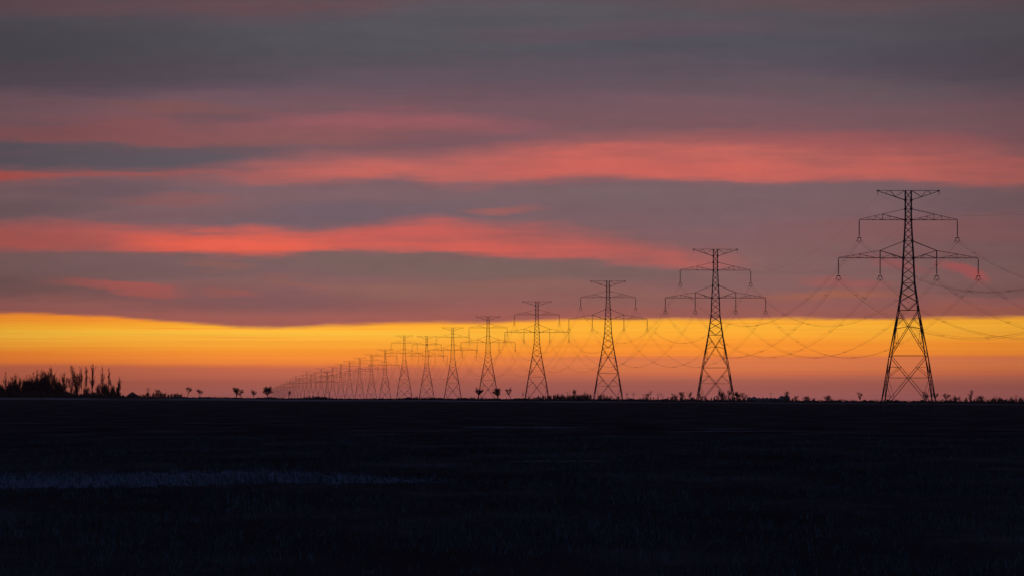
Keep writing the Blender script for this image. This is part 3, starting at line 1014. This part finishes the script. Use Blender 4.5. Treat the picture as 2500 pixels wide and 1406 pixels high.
def tabramp(bot, top, op):
    """three curves over azimuth in one ramp: lower edge, upper edge, opacity"""
    us = sorted(set([p for p, _ in bot] + [p for p, _ in top] + [p for p, _ in op]))
    st = []
    for u in us:
        st.append((min(1.0, max(0.0, u / 2500.0)), (lerp_tab(bot, u) / 1000.0, lerp_tab(top, u) / 1000.0, lerp_tab(op, u), 1)))
    return ramp(U, st, 'B_SPLINE')
def layer(c, bot, top, op, sb, st, color):
    r = tabramp(bot, top, op)
    s = N("ShaderNodeSeparateColor"); L(r, s.inputs[0])
    vb, vt, o = s.outputs[0], s.outputs[1], s.outputs[2]
    a = sm(V, mth('ADD', vb, sb * 0.0013), mth('ADD', vb, -sb * 0.0017))
    b = sm(V, mth('ADD', vt, -st / 1000.0), mth('ADD', vt, st / 1000.0))
    al = mth('MULTIPLY', mth('MULTIPLY', mth('MULTIPLY', a, b), o), WISP, None, True)
    return mix(c, lin(color), al)
def blob(c, uc, vc, ru, rv, tilt, color, op, soft=0.0):
    """a soft lens-shaped streak; tilt in photo rows per column"""
    du = mth('MULTIPLY_ADD', UW, 2500.0 / ru, -uc / ru)
    dv = mth('MULTIPLY_ADD', V, 1000.0 / rv, -vc / rv)
    dv = mth('MULTIPLY_ADD', du, -tilt * ru / rv, dv)
    q = mth('ADD', mth('MULTIPLY', du, du), mth('MULTIPLY', dv, dv))
    al = mth('MULTIPLY', mth('MULTIPLY', sm(q, 1.4, soft - 0.25), op), WISP, None, True)
    return mix(c, lin(color), al)

# --- high dull slate cloud
col = layer(col, [(0, 40), (300, 45), (600, 62), (900, 25), (1200, 0), (2500, 0)], [(0, -90), (2500, -90)], [(0, .7), (900, .8), (1150, .3), (1250, 0), (1700, 0), (1950, .7), (2500, .8)], 18, 20, (104, 76, 82))
col = blob(col, 250, 125, 800, 85, 0.0, (76, 73, 80), 0.8)
col = blob(col, 1000, 95, 620, 75, -0.03, (87, 85, 92), 0.75)
col = blob(col, 1350, 35, 480, 55, 0.0, (89, 86, 93), 0.6)
col = blob(col, 1950, 125, 640, 45, 0.03, (84, 82, 92), 0.6)
col = blob(col, 2400, 160, 420, 80, 0.03, (82, 74, 84), 0.6)
col = blob(col, 1500, 78, 420, 26, -0.03, (100, 80, 92), 0.6)
col = blob(col, 200, 190, 500, 50, 0.0, (82, 72, 82), 0.6)
col = blob(col, 2050, 20, 520, 25, 0.0, (102, 78, 82), 0.4)
# --- red streaks
col = blob(col, 470, 272, 260, 20, 0.06, (132, 86, 84), 0.6)
col = blob(col, 2000, 215, 600, 40, 0.02, (104, 88, 94), 0.6)
col = blob(col, 950, 305, 420, 38, -0.01, (152, 90, 96), 0.85)
col = blob(col, 760, 338, 420, 26, -0.02, (142, 90, 90), 0.7)
col = blob(col, 1150, 345, 320, 24, 0.0, (118, 88, 98), 0.6)
col = blob(col, 520, 292, 150, 14, 0.02, (104, 84, 92), 0.7)
col = layer(col, [(0, 353), (250, 350), (450, 354), (700, 358)], [(0, 318), (200, 300), (400, 285), (700, 320)], [(0, .65), (250, .7), (420, .45), (620, .25), (760, 0), (2500, 0)], 8, 30, (146, 84, 84))
col = layer(col, [(0, 416), (400, 418), (560, 408), (700, 388), (800, 376)], [(0, 354), (500, 357), (700, 364), (800, 370)], [(0, .95), (450, .95), (650, .6), (770, .15), (850, 0), (2500, 0)], 14, 10, (97, 87, 95))
col = layer(col, [(0, 448), (200, 445), (450, 438), (620, 430)], [(0, 420), (450, 422), (620, 420)], [(0, .95), (60, .8), (150, .5), (500, .5), (650, .2), (760, 0), (2500, 0)], 7, 12, (178, 86, 80))
col = blob(col, 240, 466, 260, 20, 0.0, (110, 88, 97), 0.65)
col = blob(col, 80, 510, 260, 26, -0.06, (110, 90, 96), 0.65)
col = blob(col, 430, 488, 170, 16, 0.0, (150, 92, 90), 0.55)
col = layer(col, [(430, 445), (620, 449), (880, 443), (980, 436), (1090, 452), (1250, 444), (1400, 436), (1520, 436), (1700, 446), (2000, 442), (2250, 446), (2380, 456), (2500, 460)],
            [(430, 432), (700, 408), (1000, 392), (1200, 374), (1350, 355), (1700, 352), (2000, 345), (2300, 362), (2500, 385)],
            [(0, 0), (440, 0), (600, .75), (900, .95), (1050, .75), (1300, .92), (1700, .95), (2200, .9), (2500, .75)], 11, 44, (196, 102, 94))
col = blob(col, 1480, 385, 260, 34, 0.0, (212, 104, 94), 0.6)
col = blob(col, 1650, 415, 520, 26, 0.02, (210, 102, 92), 0.7)
col = blob(col, 2060, 345, 430, 34, 0.0, (158, 88, 90), 0.55)
# --- grey belly under it
col = blob(col, 850, 525, 430, 42, -0.05, (112, 94, 104), 0.75)
col = blob(col, 1500, 500, 560, 55, 0.02, (120, 98, 104), 0.75)
col = blob(col, 1700, 475, 640, 30, 0.0, (124, 100, 104), 0.6)
col = blob(col, 2450, 500, 260, 60, 0.0, (116, 92, 96), 0.6)
col = blob(col, 1245, 508, 110, 12, 0.0, (166, 98, 94), 0.75)
col = blob(col, 2300, 560, 420, 40, 0.0, (142, 92, 92), 0.6)
# --- the brightest red streak
P4B = [(0, 611), (130, 613), (250, 616), (370, 617), (450, 622), (540, 631), (610, 632), (690, 628), (770, 617), (860, 613), (1000, 613), (1200, 620), (1350, 627), (1500, 636), (1650, 646), (1850, 655)]
P4T = [(0, 552), (150, 540), (300, 553), (450, 566), (600, 574), (760, 576), (860, 556), (1000, 540), (1080, 536), (1200, 548), (1350, 562), (1500, 580), (1650, 605), (1850, 640)]
col = layer(col, P4B, P4T, [(0, .6), (150, .65), (330, .8), (450, .95), (800, .9), (1100, .92), (1300, .85), (1500, .75), (1680, .6), (1800, .2), (1900, 0), (2500, 0)], 9, 28, (200, 96, 88))
col = layer(col, P4B, [(0, 590), (300, 575), (500, 572), (700, 584), (900, 595), (1200, 600)], [(0, 0), (250, 0), (400, .8), (520, 1), (660, 1), (760, .5), (900, .3), (1200, .3), (1350, 0), (2500, 0)], 8, 22, (234, 100, 80))
col = blob(col, 60, 590, 220, 30, 0.0, (180, 90, 82), 0.5)
# --- grey belly, its small streaks
col = blob(col, 500, 650, 640, 34, 0.0, (120, 94, 96), 0.6)
col = blob(col, 1120, 655, 480, 34, 0.04, (124, 100, 94), 0.8)
col = blob(col, 1500, 665, 260, 26, 0.08, (122, 96, 94), 0.7)
col = blob(col, 60, 700, 320, 40, 0.02, (106, 82, 82), 0.6)
col = blob(col, 620, 735, 420, 34, 0.02, (126, 88, 92), 0.7)
col = layer(col, [(60, 690), (180, 694), (270, 712), (370, 727), (430, 724), (480, 716)], [(60, 682), (180, 672), (270, 676), (370, 698), (430, 706), (480, 712)],
            [(0, 0), (70, 0), (150, .35), (260, .7), (370, .95), (420, .7), (490, 0), (2500, 0)], 6, 8, (176, 92, 86))
col = blob(col, 570, 716, 80, 10, 0.08, (164, 92, 84), 0.6)
col = blob(col, 720, 694, 90, 10, 0.15, (152, 96, 88), 0.55)
col = blob(col, 530, 650, 90, 14, 0.08, (150, 96, 84), 0.5)
col = blob(col, 1120, 710, 360, 26, -0.03, (146, 102, 90), 0.7)
col = blob(col, 1500, 730, 260, 28, 0.0, (144, 100, 90), 0.5)
col = blob(col, 2345, 668, 70, 15, 0.28, (190, 86, 86), 0.65)
col = blob(col, 2200, 655, 90, 16, 0.2, (164, 88, 90), 0.55)
col = blob(col, 2060, 690, 120, 16, 0.1, (164, 94, 90), 0.7)
col = blob(col, 2200, 630, 260, 16, 0.0, (140, 92, 94), 0.6)
col = blob(col, 2430, 712, 180, 18, 0.0, (128, 92, 90), 0.7)
col = blob(col, 2030, 722, 240, 16, 0.0, (168, 102, 82), 0.75)
col = blob(col, 2380, 762, 300, 14, 0.0, (172, 98, 80), 0.6)
col = blob(col, 1700, 760, 300, 14, 0.0, (158, 96, 86), 0.5)

# fine cloud texture
n9 = noise(42, 26, 4, 40.0, 0.6)
br = mth('ADD', 1.0, mth('ADD', mth('MULTIPLY', n9, 0.13), mth('ADD', mth('MULTIPLY', n3, 0.17), mth('MULTIPLY', n4, 0.16))))
sc_ = N("ShaderNodeVectorMath"); sc_.operation = 'SCALE'; L(col, sc_.inputs[0]); L(br, sc_.inputs[3])
col = sc_.outputs[0]

# --- the clear glowing band under the cloud base
gl = vr([(760, (250, 140, 44)), (782, (255, 156, 46)), (800, (255, 180, 50)), (814, (255, 192, 62)), (832, (255, 174, 54)), (850, (255, 164, 50)), (860, (255, 152, 48)), (872, (255, 146, 54)),
         (886, (250, 138, 58)), (893, (232, 122, 66)), (899, (214, 112, 78)), (915, (210, 112, 84)), (935, (202, 108, 86)), (952, (190, 106, 94)), (968, (182, 104, 100)), (1000, (160, 94, 96))], VG)
gr = vr([(760, (255, 166, 48)), (785, (255, 176, 50)), (800, (255, 179, 54)), (822, (255, 168, 50)), (836, (255, 154, 47)), (856, (255, 148, 48)), (867, (250, 140, 54)), (873, (226, 122, 74)),
         (885, (232, 128, 76)), (903, (230, 124, 74)), (914, (222, 116, 78)), (922, (208, 114, 86)), (945, (192, 106, 92)), (968, (186, 106, 100)), (1000, (160, 94, 96))], VG)
gl = mix(gl, gr, sm(U, 0.36, 0.62))
gl = mix(gl, lin((244, 122, 46)), mth('MULTIPLY', mth('MULTIPLY', sm(U, 0.22, 0.0), 0.5), mth('MULTIPLY', sm(VG, .84, .87), sm(VG, .893, .885))))
gl = mix(gl, lin((196, 100, 70)), mth('MULTIPLY', mth('MULTIPLY', sm(U, 0.30, 0.02), 0.6), sm(VG, .878, .895)))
n5 = noise(2.2, 110, 4, 9.9, 0.55)
n8 = noise(3.5, 190, 5, 31.0, 0.6)
gl = mix(gl, lin((246, 134, 50)), mth('MULTIPLY', sm(n8, 0.02, 0.22), mth('MULTIPLY', 0.6, sm(VG, .895, .875))))
g2 = N("ShaderNodeVectorMath"); g2.operation = 'SCALE'; L(gl, g2.inputs[0]); L(mth('MULTIPLY_ADD', n5, 0.30, 1.12), g2.inputs[3])
gl = g2.outputs[0]
CB = [(0, 765), (130, 768), (250, 773), (370, 784), (500, 794), (620, 800), (720, 801), (800, 794), (950, 790), (1040, 788), (1160, 791), (1250, 786), (1380, 781), (1500, 779), (1800, 780), (2100, 780), (2300, 778), (2500, 775)]
cbr = ramp(U, [(u / 2500.0, (v / 1000.0, v / 1000.0, v / 1000.0, 1)) for u, v in CB], 'B_SPLINE')
VC = mth('ADD', V0, mth('ADD', mth('MULTIPLY', n2, 0.012), mth('MULTIPLY', n6, 0.006)))
col = mix(col, gl, sm(VC, mth('ADD', cbr, -0.009), mth('ADD', cbr, 0.006)))

# --- lens vignette put into sky colour at the sides; dusk above and behind
side = mth('MULTIPLY', sm(mth('ABSOLUTE', mth('SUBTRACT', U, 0.5)), 0.20, 0.72), 0.34)
sd = N("ShaderNodeVectorMath"); sd.operation = 'SCALE'; L(col, sd.inputs[0]); L(mth('SUBTRACT', 1.0, side), sd.inputs[3])
col = sd.outputs[0]
sky = N("ShaderNodeTexSky"); sky.sky_type = 'NISHITA'; sky.sun_disc = False
sky.sun_elevation = R(0.5); sky.sun_rotation = R(2.0)
sky.dust_density = 2.0; sky.ozone_density = 2.0
bgA = N("ShaderNodeBackground"); L(sky.outputs[0], bgA.inputs[0]); bgA.inputs[1].default_value = 0.05
bgC = N("ShaderNodeBackground"); bgC.inputs[0].default_value = lin((58, 60, 84)); bgC.inputs[1].default_value = 1.0
bgB = N("ShaderNodeBackground"); L(col, bgB.inputs[0]); bgB.inputs[1].default_value = 1.0
hi = N("ShaderNodeMixShader"); hi.inputs[0].default_value = 0.9
L(bgA.outputs[0], hi.inputs[1]); L(bgC.outputs[0], hi.inputs[2])
fin = N("ShaderNodeMixShader")
band = mth('MULTIPLY', sm(el, R(9), R(4.2)), sm(mth('ABSOLUTE', az), 1.3, 0.25))
L(band, fin.inputs[0]); L(hi.outputs[0], fin.inputs[1]); L(bgB.outputs[0], fin.inputs[2])
out = N("ShaderNodeOutputWorld"); L(fin.outputs[0], out.inputs[0])

sun = bpy.data.lights.new("sun", 'SUN'); so = bpy.data.objects.new("sun", sun); COL.objects.link(so)
sun.energy = 0.02; sun.angle = R(2.0); sun.color = (1.0, 0.55, 0.3)
so.rotation_euler = (R(90 - 0.5), 0, R(180 - 2.0))

# ------------------------------------------------------------------ haze
HAZE = True
if HAZE:
    m = MB(); m.box((-7600, -900, -45), (7600, 25500, 66))
    hm = bpy.data.materials.new("haze"); hm.use_nodes = True
    hn = hm.node_tree; hn.nodes.clear()
    pv = hn.nodes.new("ShaderNodeVolumePrincipled"); ho = hn.nodes.new("ShaderNodeOutputMaterial")
    pv.inputs["Color"].default_value = (0.95, 0.74, 0.70, 1)
    pv.inputs["Density"].default_value = 2.5e-5
    pv.inputs["Anisotropy"].default_value = 0.55
    hn.links.new(pv.outputs[0], ho.inputs["Volume"])
    tag(link("haze", m.mesh("haze", hm)), "thin evening haze", kind="stuff")

S.render.engine = 'CYCLES'
S.cycles.use_denoising = True
S.cycles.use_adaptive_sampling = False
S.cycles.filter_width = 1.5
S.cycles.max_bounces = 3
S.cycles.volume_bounces = 0
S.view_settings.view_transform = 'Standard'
S.view_settings.look = 'None'
S.view_settings.exposure = 0
S.view_settings.gamma = 1
